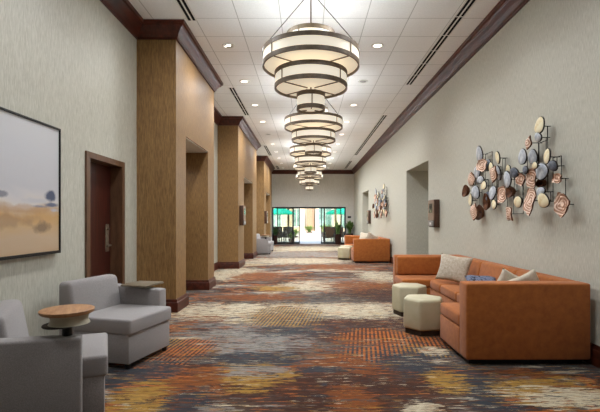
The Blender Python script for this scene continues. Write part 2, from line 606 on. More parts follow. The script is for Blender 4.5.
# right wall with two deep openings
bm = B()
cuts = [YB] + [v for o in OPEN_R for v in o] + [YE + .3]
for i in range(0, len(cuts), 2):
    add_box(bm, XR, 4.3, cuts[i], cuts[i + 1], 0, CEIL)
for a, b_ in OPEN_R:
    add_box(bm, XR, 4.3, a, b_, OPH, CEIL)
add_box(bm, 4.3, 4.4, YB, YE + .3, 0, CEIL)
struct('wall_right', bm, M['paper'])

# left wall, a door hole in its first bay
DY0, DY1, DZ = 4.93, 5.83, 2.09
bm = B()
add_box(bm, -2.85, XL, YB, DY0, 0, CEIL)
add_box(bm, -2.85, XL, DY0, DY1, DZ, CEIL)
add_box(bm, -2.85, XL, DY1, PIERS[0][0] + .1, 0, CEIL)
add_box(bm, -2.85, XL, PIERS[0][3] - .1, PIERS[1][0] + .1, 0, CEIL)
add_box(bm, -2.85, XL, PIERS[1][3] - .1, PIERS[2][0] + .1, 0, CEIL)
add_box(bm, -2.85, XL, PIERS[2][3] - .1, YE + .3, 0, CEIL)
add_box(bm, -4.4, -4.3, YB, YE + .3, 0, CEIL)
struct('wall_left', bm, M['paper'])
bm = B(); add_box(bm, -4.3, 4.3, YB - .2, YB, 0, CEIL); struct('wall_back', bm, M['paper_white'])

for i, (a, b_, c, d) in enumerate(PIERS):
    bm = B()
    add_box(bm, -4.3, XP, a, b_, 0, CEIL)
    add_box(bm, -4.3, XP, c, d, 0, CEIL)
    add_box(bm, -4.3, XP, b_, c, OPH, CEIL)
    struct('wall_pier_%d' % (i + 1), bm, M['tan'])
    bm = B(); add_box(bm, -4.28, XP - .015, b_ + .002, c - .002, OPH - .02, OPH - .001)
    struct('ceiling_passage_%d' % (i + 1), bm, M['white'])
    for xx in (-2.35,):
        v = thing('ceiling_vent', '%s slotted air vent in the white soffit of the %s tan pier opening on left' % ('small', ['first', 'second', 'third'][i]), 'vent', (xx, (b_ + c) / 2, OPH - .02), 0, 'soffit vents in the pier openings')
        w = (c - b_) * .36
        bm = B(); add_box(bm, -.09, .09, -w, w, -.012, 0, .003, 1); obj('frame', bm, M['white'], v)
        bm = B(); add_box(bm, -.06, -.02, -w + .03, w - .03, -.0135, -.012); add_box(bm, .02, .06, -w + .03, w - .03, -.0135, -.012); obj('slot', bm, M['grey_plate'], v)

# end wall: header above, glazed front below
GX0, GX1, GZ = -2.02, 2.24, 2.13
bm = B()
add_box(bm, -4.3, GX0, YE, YE + .15, 0, 2.95)
add_box(bm, GX1, 4.3, YE, YE + .15, 0, 2.95)
add_box(bm, GX0, GX1, YE, YE + .15, GZ, 2.95)
add_box(bm, -4.3, 4.3, YE - .05, YE + .15, 2.92, CEIL)
struct('wall_end', bm, M['paper_white'])

# crown moulding profile (out from wall, z) and base profile
CB = 4.015
crown = [(0, CB), (.025, CB), (.028, CB + .025), (.045, CB + .04), (.055, CB + .075), (.085, CB + .115), (.125, CB + .145), (.132, CB + .17), (.158, CB + .18), (.165, CEIL), (0, CEIL)]
base = [(0, 0), (.035, 0), (.035, .13), (.028, .145), (.02, .15), (.02, .175), (.012, .19), (0, .19)]


def left_run(prof, y0, y1, name, door=False):
    pass


def plan_left():
    """plan polyline of the left side with its piers and miter normals"""
    pts = [(XL, YB)]
    nr = [(1, 0)]
    for a, b_, c, d in PIERS:
        pts += [(XL, a), (XP, a), (XP, d), (XL, d)]
        nr += [(1, -1), (1, -1), (1, 1), (1, 1)]
    pts.append((XL, YE - .05)); nr.append((1, -1))
    return pts, nr


pts, nr = plan_left()
bm = B(); sweep(bm, crown, pts, nr); struct('trim_1', bm, M['cherry'], 'auto')
bm = B(); sweep(bm, crown, [(XR, YB), (XR, YE - .05)], [(-1, 0), (-1, -1)]); struct('trim_2', bm, M['cherry'], 'auto')
bm = B(); sweep(bm, crown, [(XL, YE - .05), (XR, YE - .05)], [(1, -1), (-1, -1)]); struct('trim_3', bm, M['cherry'], 'auto')

# baseboards
bm = B()
cutr = [(YB, OPEN_R[0][0]), (OPEN_R[0][1], OPEN_R[1][0]), (OPEN_R[1][1], YE)]
for a, b_ in cutr:
    P = []; Nn = []
    if a > YB:
        P += [(4.2, a), (XR, a)]; Nn += [(0, -1), (-1, -1)]
    else:
        P += [(XR, a)]; Nn += [(-1, 0)]
    if b_ < YE:
        P += [(XR, b_), (4.2, b_)]; Nn += [(-1, 1), (0, 1)]
    else:
        P += [(XR, b_)]; Nn += [(-1, 0)]
    sweep(bm, base, P, Nn)
struct('baseboard_right', bm, M['cherry'], 'auto')
bm = B()
runs = [[(XL, YB), (XL, DY0 - .07)], [(XL, DY1 + .07), (XL, PIERS[0][0])]]
sweep(bm, base, runs[0], [(1, 0), (1, 0)])
seq = [((XL, DY1 + .07), (1, 0))]
for i, (a, b_, c, d) in enumerate(PIERS):
    seq += [((XL, a), (1, -1)), ((XP, a), (1, -1)), ((XP, b_), (1, 1)), ((-4.2, b_), (0, 1))]
    sweep(bm, base, [s[0] for s in seq], [s[1] for s in seq])
    seq = [((-4.2, c), (0, -1)), ((XP, c), (1, -1)), ((XP, d), (1, 1)), ((XL, d), (1, 1))]
seq += [((XL, YE), (1, 0))]
sweep(bm, base, [s[0] for s in seq], [s[1] for s in seq])
struct('baseboard_left', bm, M['cherry'], 'auto')
bm = B(); sweep(bm, base, [(GX1 + .04, YE), (XR, YE)], [(0, -1), (0, -1)]); struct('baseboard_end', bm, M['cherry'], 'auto')

# left door: recessed leaf, frame, pull plate
bm = B(); add_box(bm, -2.70, -2.65, DY0 + .02, DY1 - .02, .01, DZ - .02); door = struct('door_1', bm, M['cherry_door'])
bm = B()
add_box(bm, -2.72, XL + .022, DY0 - .06, DY0 + .02, 0, DZ + .05)
add_box(bm, -2.72, XL + .022, DY1 - .02, DY1 + .06, 0, DZ + .05)
add_box(bm, -2.72, XL + .022, DY0 + .02, DY1 - .02, DZ - .02, DZ + .05)
obj('door_frame', bm, M['bronze_frame'], door)
bm = B()
add_box(bm, -2.65, -2.642, DY1 - .17, DY1 - .08, .94, 1.30, .003, 1)
add_tube(bm, [(-2.645, DY1 - .125, 1.24), (-2.62, DY1 - .125, 1.24)], .016)
add_tube(bm, [(-2.645, DY1 - .125, 1.02), (-2.595, DY1 - .125, 1.02), (-2.595, DY1 - .235, 1.02)], .010)
hd = obj('door_handle', bm, M['hoop'], door); hd['label'] = 'dark metal lever handle on a tall plate'

# glazed front at the end: fixed side panes and a pair of sliding leaves standing open
def glazed(name, x0, x1, y, z0, z1, stile=.055, midrail=None):
    bm = B(); t = .045
    add_box(bm, x0, x0 + stile, y - t / 2, y + t / 2, z0, z1)
    add_box(bm, x1 - stile, x1, y - t / 2, y + t / 2, z0, z1)
    add_box(bm, x0 + stile, x1 - stile, y - t / 2, y + t / 2, z1 - stile, z1)
    add_box(bm, x0 + stile, x1 - stile, y - t / 2, y + t / 2, z0, z0 + .09)
    if midrail:
        add_box(bm, midrail - .02, midrail + .02, y - t / 2, y + t / 2, z0 + .09, z1 - stile)
    o = struct(name, bm, M['black'])
    bm = B(); add_box(bm, x0 + stile, x1 - stile, y - .004, y + .004, z0 + .09, z1 - stile)
    obj('glass_pane', bm, M['glass'], o)
    return o


glazed('window_1', GX0 + .01, -.76, YE + .03, 0, GZ, .08)
glazed('window_2', .96, GX1 - .01, YE + .03, 0, GZ, .08)
d2 = glazed('door_2', -1.75, -.42, YE + .10, .01, GZ - .05, .05)
d3 = glazed('door_3', .80, 1.98, YE + .10, .01, GZ - .05, .05)
for dd, hx in ((d2, -.445), (d3, .825)):
    bm = B(); add_box(bm, hx - .035, hx + .035, YE + .06, YE + .078, 1.0, 1.08, .004, 1); obj('lock_box', bm, M['slot'], dd)
bm = B(); add_box(bm, -.76, .96, YE - .01, YE + .12, GZ - .09, GZ); struct('trim_4', bm, M['black'])

# ------------------------------------------------------------------ ceiling fittings
def slot_vent(x, y0, y1, label, n=2):
    v = thing('ceiling_vent', label, 'vent', (x, (y0 + y1) / 2, CEIL), 0, 'long slot vents in the ceiling')
    h = (y1 - y0) / 2
    w = .075
    bm = B(); add_box(bm, -w, w, -h, h, -.008, 0, .002, 1); obj('frame', bm, M['white'], v)
    for s in (-1, 1):
        bm = B()
        k = max(1, round((2 * h) / .61))
        for q in range(k):
            a = -h + q * 2 * h / k + .012; b_ = -h + (q + 1) * 2 * h / k - .012
            add_box(bm, s * .032 - .019, s * .032 + .019, a, b_, -.0095, -.0075)
        obj('slot', bm, M['slot'], v)
    return v


slot_vent(2.155, .6, 9.15, 'long black slot vent beside right crown moulding, nearest of right side')
slot_vent(2.14, 11.8, 19.0, 'long black slot vent along right crown, middle one above first right opening')
slot_vent(2.13, 20.9, 24.0, 'short black slot vent at far end of ceiling by right crown')
slot_vent(-1.655, .6, 6.22, 'black slot vent in ceiling beside the first tan pier crown')
slot_vent(-1.64, 9.35, 11.8, 'short black slot vent in left ceiling just before second tan pier')
slot_vent(-1.62, 16.6, 19.1, 'short black slot vent in left ceiling just before third tan pier')
slot_vent(-1.60, 22.8, 24.2, 'tiny black slot vent at far left end of ceiling')


def downlight(x, y, label, mode):
    v = thing('ceiling_downlight', label, 'downlight', (x, y, CEIL), 0, 'round recessed downlights')
    bm = B(); add_lathe(bm, [(.105, 0), (.105, -.006), (.088, -.010), (.070, -.006), (.070, 0)], seg=28, closed=True)
    obj('trim_ring', bm, M['white'], v, True)
    bm = B(); add_lathe(bm, [(0, -.004), (.072, -.004), (.072, -.001), (0, -.001)], seg=28)
    if mode == 'gimbal':
        obj('lens', bm, M['lamp_off'], v)
        bm = B(); add_lathe(bm, [(0, -.012), (.03, -.012), (.036, -.004)], .01, -.02, 18); add_lathe(bm, [(0, -.010), (.018, -.010), (.02, -.004)], -.045, .02, 14)
        obj('bulb', bm, M['lamp'], v)
    else:
        obj('lens', bm, M['lamp'] if mode == 'lit' else M['lamp_off'], v)
    return v


LY = [7.12 + 1.83 * i for i in range(-5, 10)]
SPOTS = []
for side, x in (('left', -1.30), ('right', 1.165)):
    k = 0
    for i, y in enumerate(LY):
        dim = (side == 'right' and i == 6) or (side == 'left' and i == 9)
        if y > 6.5:
            mode = 'gimbal' if (side == 'left' and i == 5) else ('off' if dim else 'lit')
            word = {'lit': 'bright round recessed downlight', 'off': 'unlit grey round recessed fitting', 'gimbal': 'half lit swivel recessed downlight'}[mode]
            downlight(x, y, '%s in the %s ceiling row, %s from the camera' % (word, side, ['first'][0] if k == 0 else ORD[k]), mode)
            k += 1
        if not dim:
            SPOTS.append((x, y))

# ------------------------------------------------------------------ chandeliers
def make_chandelier():
    t = thing('tiered_drum_chandelier', 'large bronze and cream tiered drum chandelier hanging nearest the camera', 'chandelier', (0, 0, CEIL), 0, 'tiered drum chandeliers down the corridor')
    bm = B(); add_lathe(bm, [(0, 0), (.10, 0), (.10, -.02), (.07, -.035), (0, -.035)], seg=28); obj('canopy', bm, M['hoop'], t, 'auto')
    tiers = [(.305, 3.53, 3.73, (0, 120, 240)), (.61, 3.295, 3.51, (-140, -40, 40, 140)), (.458, 3.02, 3.235, (-140, -40, 40, 140)), (.177, 2.75, 2.97, (-86, 34, 154))]
    for k in range(3):
        a = R(-90 + (37, -37, 180)[k] + (18 if k == 0 else -18 if k == 1 else 0))
        rr = .60
        bm = B(); add_tube(bm, [(.05 * math.cos(a), .05 * math.sin(a), -.03), (rr * math.cos(a), rr * math.sin(a), 3.52 - CEIL)], .005, 6)
        obj('suspension_cable', bm, M['wire'], t)
    for i, (r, z0, z1, angs) in enumerate(tiers):
        z0 -= CEIL; z1 -= CEIL
        bm = B(); add_lathe(bm, [(r - .004, z0 + .01), (r - .004, z1 - .01), (r - .012, z1 - .01), (r - .012, z0 + .01)], seg=64, closed=True)
        s = obj('drum_shade', bm, M['shade'], t, 'auto')
        for z in (z0, z1 - .052):
            bm = B(); add_lathe(bm, [(r + .006, z), (r + .006, z + .052), (r - .014, z + .052), (r - .014, z)], seg=64, closed=True)
            obj('hoop', bm, M['hoop'], s, 'auto')
        for a in angs:
            bm = B()
            c, n = math.cos(R(a)), math.sin(R(a))
            add_tube(bm, [((r + .002) * c, (r + .002) * n, z0 + .02), ((r + .002) * c, (r + .002) * n, z1 - .02)], .008, 6)
            add_tube(bm, [((r - .01) * c, (r - .01) * n, z0 + .012), (.06 * c, .06 * n, z0 + .012)], .008, 6)
            obj('strut', bm, M['hoop'], s)
        bm = B(); add_lathe(bm, [(0, z0 + .03), (r - .014, z0 + .03), (r - .014, z0 + .036), (0, z0 + .036)], seg=48)
        obj('bottom_diffuser', bm, M['diffuser'], s)
    bm = B(); add_tube(bm, [(0, 0, -.03), (0, 0, 2.80 - CEIL)], .009, 8); obj('centre_stem', bm, M['hoop'], t)
    return t


CH = [(.05, 5.5), (.137, 9.14), (.104, 12.8), (.10, 16.4), (.11, 20.0)]
ch0 = make_chandelier()
for i, (x, y) in enumerate(CH):
    if i == 0:
        ch0.location = (x, y, CEIL)
    else:
        dup(ch0, (x, y, CEIL), R(0), 'bronze and cream tiered drum chandelier, %s in the row from the camera' % ['', 'second', 'third', 'fourth', 'fifth and last'][i])

# ------------------------------------------------------------------ sectional sofa
def make_sofa():
    OY = 5.7
    t = thing('sectional_sofa', 'large rust orange U shaped sectional sofa by right wall in the foreground', 'sofa', (2.05, OY, 0), 0, 'rust sectional sofas')
    def bx(bm, x0, x1, y0, y1, z0, z1, bev=.02, seg=3):
        add_box(bm, x0 - 2.05, x1 - 2.05, y0 - OY, y1 - OY, z0, z1, bev, seg)
    rust = M['rust']
    bm = B(); bx(bm, 1.53, 2.60, 4.07, 4.76, .0, .055, .004, 1); bx(bm, 1.95, 2.60, 4.7, 6.9, 0, .055, .004, 1); bx(bm, 1.53, 2.60, 6.72, 7.36, 0, .055, .004, 1)
    obj('plinth', bm, M['black'], t)
    # near return (its back to the camera), wall run, far return
    bm = B(); bx(bm, 1.48, 2.64, 4.0, 4.2, .05, .765, .022); obj('back_panel', bm, rust, t, 'auto')
    bm = B(); bx(bm, 1.48, 2.64, 7.24, 7.44, .05, .765, .03); obj('back_panel', bm, rust, t, 'auto')
    bm = B(); bx(bm, 2.47, 2.64, 4.2, 7.24, .05, .765, .025); obj('back_panel', bm, rust, t, 'auto')
    bm = B(); bx(bm, 1.48, 2.47, 4.2, 4.80, .05, .31, .012); obj('seat_base', bm, rust, t, 'auto')
    bm = B(); bx(bm, 1.90, 2.47, 4.80, 6.66, .05, .31, .012); obj('seat_base', bm, rust, t, 'auto')
    bm = B(); bx(bm, 1.48, 2.47, 6.66, 7.24, .05, .31, .012); obj('seat_base', bm, rust, t, 'auto')
    for (x0, x1, y0, y1) in ((1.48, 2.47, 4.205, 4.81), (1.89, 2.47, 4.82, 5.47), (1.89, 2.47, 5.48, 6.13), (1.89, 2.47, 6.14, 6.64), (1.47, 2.47, 6.65, 7.235)):
        bm = B(); bx(bm, x0, x1, y0, y1, .312, .44, .03, 4); obj('seat_cushion', bm, rust, t, 'auto')
    for (y0, y1) in ((4.70, 5.018), (5.022, 6.018), (6.022, 7.23)):
        bm = B()
        bx(bm, 2.36, 2.50, y0, y1, .445, .775, .03, 4)
        for v in bm.verts:       # raked front
            v.co.x += .07 * (v.co.z - .44) / .34
        obj('back_cushion', bm, rust, t, 'auto')
    bm = B(); bx(bm, 1.50, 2.35, 7.16, 7.26, .445, .755, .035, 4); obj('back_cushion', bm, rust, t, 'auto')
    return t


sofa = make_sofa()
DS = 9.67
dup(sofa, (2.05, 5.7 + DS, 0), 0, 'rust orange U shaped sectional sofa further down the right wall')


def pillow(name, w, h, th, mat, loc, rot, label, nx=14):
    bm = B()
    top = []; bot = []
    for i in range(nx + 1):
        ra, rb = [], []
        for j in range(nx + 1):
            u, v = -1 + 2 * i / nx, -1 + 2 * j / nx
            k = max(0, (1 - u ** 2) * (1 - v ** 2)) ** .42
            pin = 1 - .10 * (1 - abs(v) ** 1.5) * abs(u) ** 3
            pin2 = 1 - .10 * (1 - abs(u) ** 1.5) * abs(v) ** 3
            wr = .008 * math.sin(5 * u + 3 * v) * k
            x, z = u * w / 2 * pin, v * h / 2 * pin2
            va = bm.verts.new((x, -th / 2 * k + wr, z))
            ra.append(va)
            rb.append(va if k == 0 else bm.verts.new((x, th / 2 * k + wr, z)))
        top.append(ra); bot.append(rb)
    for G in (top, bot):
        for i in range(nx):
            for j in range(nx):
                bm.faces.new((G[i][j], G[i + 1][j], G[i + 1][j + 1], G[i][j + 1]))
    o = obj(name, bm, mat, None, True)
    o.location = loc
    o.rotation_euler = rot
    bpy.context.view_layer.update()
    lo = min((o.matrix_world @ v.co).z for v in o.data.vertices)
    hi = max((o.matrix_world @ v.co).x for v in o.data.vertices)
    o.location.z += .4425 - lo
    lim = 2.46 if loc[1] < 4.6 else 2.375
    if hi > lim:
        o.location.x -= hi - lim
    tag(o, label, 'pillow', 'loose pillows on the sofas')
    return o


PIL = [
    (.48, .40, .14, 'beige_pillow', (2.12, 6.22, .63), (R(-18), R(6), R(-42)), 'large beige linen pillow in far corner of the near rust sofa'),
    (.38, .36, .14, 'blue_pillow', (2.22, 5.30, .545), (R(-60), R(3), R(-8)), 'blue grey patterned pillow lying on the near rust sofa seat'),
    (.34, .31, .11, 'cream_pillow', (2.13, 4.54, .635), (R(10), R(24), R(12)), 'cream pillow behind near sofa back, left one of the two peeking over'),
    (.30, .33, .10, 'cream_pillow', (2.36, 4.40, .645), (R(12), R(-28), R(-20)), 'cream pillow behind near sofa back, right one beside the wall'),
]
for (w, h, th, mt, loc, rot, lab) in PIL:
    pillow('throw_pillow', w, h, th, M[mt], loc, rot, lab)
pillow('throw_pillow', .50, .46, .15, M['cream_pillow'], (2.12, 6.2 + DS, .67), (R(-18), R(5), R(-42)), 'pale pillow in the far corner of the distant rust sofa')
pillow('throw_pillow', .40, .42, .12, M['beige_pillow'], (2.12, 4.55 + DS, .67), (R(10), R(30), R(10)), 'beige pillow peeking over the back of the distant rust sofa')

# ------------------------------------------------------------------ hexagonal ottomans
def make_ottoman(label):
    t = thing('hexagonal_ottoman', label, 'ottoman', (0, 0, 0), 0, 'cream hexagonal ottomans')
    def hexa(r):
        return [(r * math.cos(R(60 * k)), r * math.sin(R(60 * k))) for k in range(6)]
    bm = B(); add_prism(bm, hexa(.225), 0, .065, .004, 1); obj('plinth', bm, M['brown_plinth'], t)
    bm = B(); add_prism(bm, hexa(.25), .06, .42, .03, 4)
    for v in bm.verts:
        if v.co.z > .40:
            v.co.z += .022 * max(0, 1 - (v.co.x ** 2 + v.co.y ** 2) / .06)
    obj('cushion', bm, M['cream_leather'], t, 'auto')
    bm = B()
    for k in range(6):
        a, b_ = R(60 * k), R(60 * k + 60)
        add_tube(bm, [(.247 * math.cos(a), .247 * math.sin(a), .375), (.247 * math.cos(b_), .247 * math.sin(b_), .375)], .004, 5)
    obj('seam', bm, M['cream_leather'], t)
    return t


ot = make_ottoman('cream hexagonal ottoman on dark plinth, nearer of pair before near rust sofa')
ot.location = (1.405, 5.22, 0); ot.rotation_euler = (0, 0, R(8))
dup(ot, (1.475, 6.22, 0), R(-14), 'cream hexagonal ottoman behind its twin, before the near rust sofa')
dup(ot, (1.30, 5.25 + DS, 0), R(10), 'cream hexagonal ottoman beside the distant rust sofa, nearer of the pair')
dup(ot, (1.45, 6.2 + DS, 0), R(-14), 'cream hexagonal ottoman behind another, before the distant rust sofa')

# ------------------------------------------------------------------ grey lounge chairs with a swivel tablet on one arm
def make_chair(side, label, tablet):
    """local: faces +x, seat spans y 0..W, front edge x = 0, back at x = -L; arm outside y=W (side=1) or y=0 (side=-1)"""
    W, Ln = .67, (.80 if side > 0 else .72)
    t = thing('lounge_chair', label, 'chair', (0, 0, 0), 0, 'grey tablet arm lounge chairs')
    fab = M['grey_fabric']
    bm = B(); add_box(bm, -Ln + .02, -.02, .01, W - .01, 0.05, .33, .012, 2); obj('seat_base', bm, fab, t, 'auto')
    bm = B(); add_box(bm, -Ln + .18, 0, 0, W, .312, .455, .024, 4)
    for v in bm.verts:
        if v.co.z > .4:
            v.co.z += .02 * max(0, (1 - ((v.co.x + .3) / .3) ** 2)) * max(0, 1 - ((v.co.y - W / 2) / (W / 2)) ** 2)
    obj('seat_cushion', bm, fab, t, 'auto')
    # raked, slightly curved backrest
    bm = B()
    add_box(bm, -Ln, -Ln + .20, 0, W, .05, .765, .04, 4)
    bmesh.ops.subdivide_edges(bm, edges=[e for e in bm.edges if abs(e.verts[0].co.z - e.verts[1].co.z) > .3], cuts=4)
    for v in bm.verts:
        k = max(0, v.co.z - .42) / .33
        if v.co.x > -Ln + .1:
            v.co.x -= .06 * k
        v.co.z += .02 * k * (1 - ((v.co.y - W / 2) / (W / 2)) ** 2)
    obj('backrest', bm, fab, t, 'auto')
    y0, y1 = (W + .002, W + .13) if side > 0 else (-.13, -.002)
    bm = B(); add_box(bm, -Ln, -.15, y0, y1, .05, .618, .018, 3)
    for v in bm.verts:
        if v.co.z > .4:
            v.co.z += .03 * (-v.co.x - .15) / .6
    obj('armrest', bm, fab, t, 'auto')
    for (x, y) in ((-.06, .05), (-.06, W - .05), (-Ln + .06, .05), (-Ln + .06, W - .05)):
        bm = B(); add_lathe(bm, [(0, 0), (.022, 0), (.028, .053), (0, .053)], x, y, 12); obj('leg', bm, M['black'], t)
    ym = (y0 + y1) / 2
    if tablet == 'round':
        cx, cy = -.235, ym + .03
        bm = B(); add_lathe(bm, [(0, .60), (.03, .60), (.03, .688), (0, .688)], cx, cy, 16); pv = obj('tablet_pivot', bm, M['black'], t)
        bm = B(); add_lathe(bm, [(0, .684), (.098, .684), (.102, .690), (.098, .697), (0, .697)], cx - .04, cy, 36); obj('tablet_base_plate', bm, M['dark_plate'], t, 'auto')
        bm = B(); add_lathe(bm, [(0, .697), (.120, .697), (.113, .708), (.108, .728), (.113, .748), (.124, .762), (0, .762)], cx + .012, cy, 40); obj('tablet_collar', bm, M['cream_shell'], t, 'auto')
        bm = B(); add_lathe(bm, [(0, .762), (.145, .762), (.155, .770), (.158, .786), (.152, .79), (0, .79)], cx, cy, 44); tt = obj('tablet_top', bm, M['oak'], t, 'auto')
        tt['label'] = 'round light oak tablet top'
    else:
        bm = B(); add_lathe(bm, [(0, .60), (.04, .60), (.035, .652), (0, .652)], -.38, ym, 16); obj('tablet_pivot', bm, M['black'], t)
        bm = B(); add_box(bm, -.56, -.25, ym - .16, ym + .17, .65, .672, .008, 2); tt = obj('tablet_top', bm, M['taupe_wood'], t, 'auto')
        tt['label'] = 'flat taupe tablet top'
    return t


# second chair: front near corner at (-1.613,3.85), turned -15 deg; nearest: mirrored
c2 = make_chair(1, 'grey upholstered lounge chair with taupe tablet on far arm, second from camera', 'flat')
c2.location = (-1.585, 3.86, 0); c2.rotation_euler = (0, 0, R(-15))
c1 = make_chair(-1, 'grey upholstered lounge chair with round oak tablet on its arm, nearest camera', 'round')
c1.location = (-1.325, 2.87, 0); c1.rotation_euler = (0, 0, R(25))
dup(c1, (-1.42, 17.15, 0), R(18), 'pale grey lounge chair beyond the second tan pier, nearer of far pair')
dup(c2, (-1.62, 18.3, 0), R(-15), 'pale grey lounge chair by the third tan pier, farther of far pair')

# ------------------------------------------------------------------ painting on the left wall
pt = thing('framed_painting', 'large framed abstract landscape painting in grey and sand on left wall', 'painting', (XL + .03, 4.30 - .75, 1.65))
bm = B(); add_box(bm, -.02, .012, -.735, .735, -.595, .595); obj('canvas', bm, M['painting'], pt)
bm = B()
for (y0, y1, z0, z1) in ((-.75, .75, .597, .612), (-.75, .75, -.622, -.597), (-.75, -.737, -.597, .597), (.737, .75, -.597, .597)):
    add_box(bm, -.03, .025, y0, y1, z0, z1)
obj('frame', bm, M['black'], pt)

# ------------------------------------------------------------------ wall mounted display boxes
def make_wallbox(label):
    t = thing('wall_display_box', label, 'wall box', (0, 0, 0), 0, 'wooden wall display boxes')
    # local: wall plane x=0, sticks out to +x, near end y=0
    bm = B(); add_box(bm, 0, .11, 0, .40, -.28, .29, .006, 2); obj('housing', bm, M['housing'], t, 'auto')
    bm = B(); add_box(bm, .108, .125, .0, .40, -.14, .285, .004, 1); obj('faceplate', bm, M['faceplate'], t, 'auto')
    bm = B(); add_box(bm, .125, .128, .09, .31, .02, .21); obj('screen', bm, M['screen'], t)
    bm = B(); add_box(bm, .05, .135, .03, .37, -.26, -.145, .006, 1); p = obj('lower_tray', bm, M['grey_plate'], t, 'auto'); p['label'] = 'grey metal lower tray'
    bm = B(); add_box(bm, .135, .137, .15, .25, -.225, -.18); obj('tray_slot', bm, M['white'], p)
    return t


wb = make_wallbox('brown display box on left wall, on second tan pier')
wb.location = (XP, 12.3, 1.49)
dup(wb, (XP, 19.5, 1.49), 0, 'brown display box on left side, on the third tan pier')
# on the right wall, facing the other way (turned about z)
dup(wb, (XR, 9.17, 1.49), PI, 'brown display box on right wall beside the near doorway opening')
dup(wb, (XR, 18.6, 1.49), PI, 'brown display box on right wall beside the far doorway opening')

# small dark sign on the end wall
bm = B(); add_box(bm, 2.34, 2.53, YE - .02, YE, 1.49, 1.60, .003, 1)
tag(obj('wall_sign', bm, M['black']), 'small dark sign plate on end wall above the potted plant', 'sign')

# ------------------------------------------------------------------ wall sculptures
ART = [
    (283, 58, 30, 58, 'c'), (278, 98, 24, 34, 's'), (243, 118, 20, 55, 't'), (222, 168, 26, 62, 's'), (259, 168, 26, 58, 's'), (310, 168, 24, 60, 'c'),
    (330, 200, 28, 42, 'd'), (345, 245, 36, 38, 'r'), (360, 338, 58, 86, 'R'), (291, 220, 38, 60, 's'), (267, 200, 20, 28, 'c'), (253, 245, 42, 78, 'r'),
    (284, 262, 28, 30, 'b'), (287, 293, 30, 36, 's'), (247, 325, 58, 100, 'r'), (297, 327, 38, 52, 'c'), (206, 331, 36, 42, 'c'), (214, 248, 34, 46, 'R'),
    (168, 248, 27, 60, 's'), (172, 213, 15, 28, 'c'), (192, 225, 26, 36, 'd'), (148, 303, 32, 64, 'r'), (175, 292, 26, 42, 'b'), (174, 372, 24, 64, 't'),
    (134, 172, 16, 46, 'c'), (118, 230, 26, 66, 't'), (110, 206, 16, 32, 'c'), (137, 226, 14, 52, 's'), (76, 198, 36, 46, 'r'), (68, 158, 24, 54, 's'),
    (39, 248, 22, 58, 't'), (16, 290, 18, 42, 'b'), (36, 325, 14, 42, 'c'), (54, 295, 20, 52, 's'), (48, 365, 24, 68, 't'), (66, 368, 18, 60, 'b'),
    (84, 272, 17, 30, 'c'), (90, 330, 15, 58, 'b'), (115, 296, 22, 52, 's'), (121, 340, 15, 34, 'c'), (60, 222, 20, 46, 's'), (72, 250, 22, 26, 's'),
    (96, 308, 18, 32, 'd'), (98, 198, 22, 42, 'd'), (232, 215, 18, 30, 'd'),
]


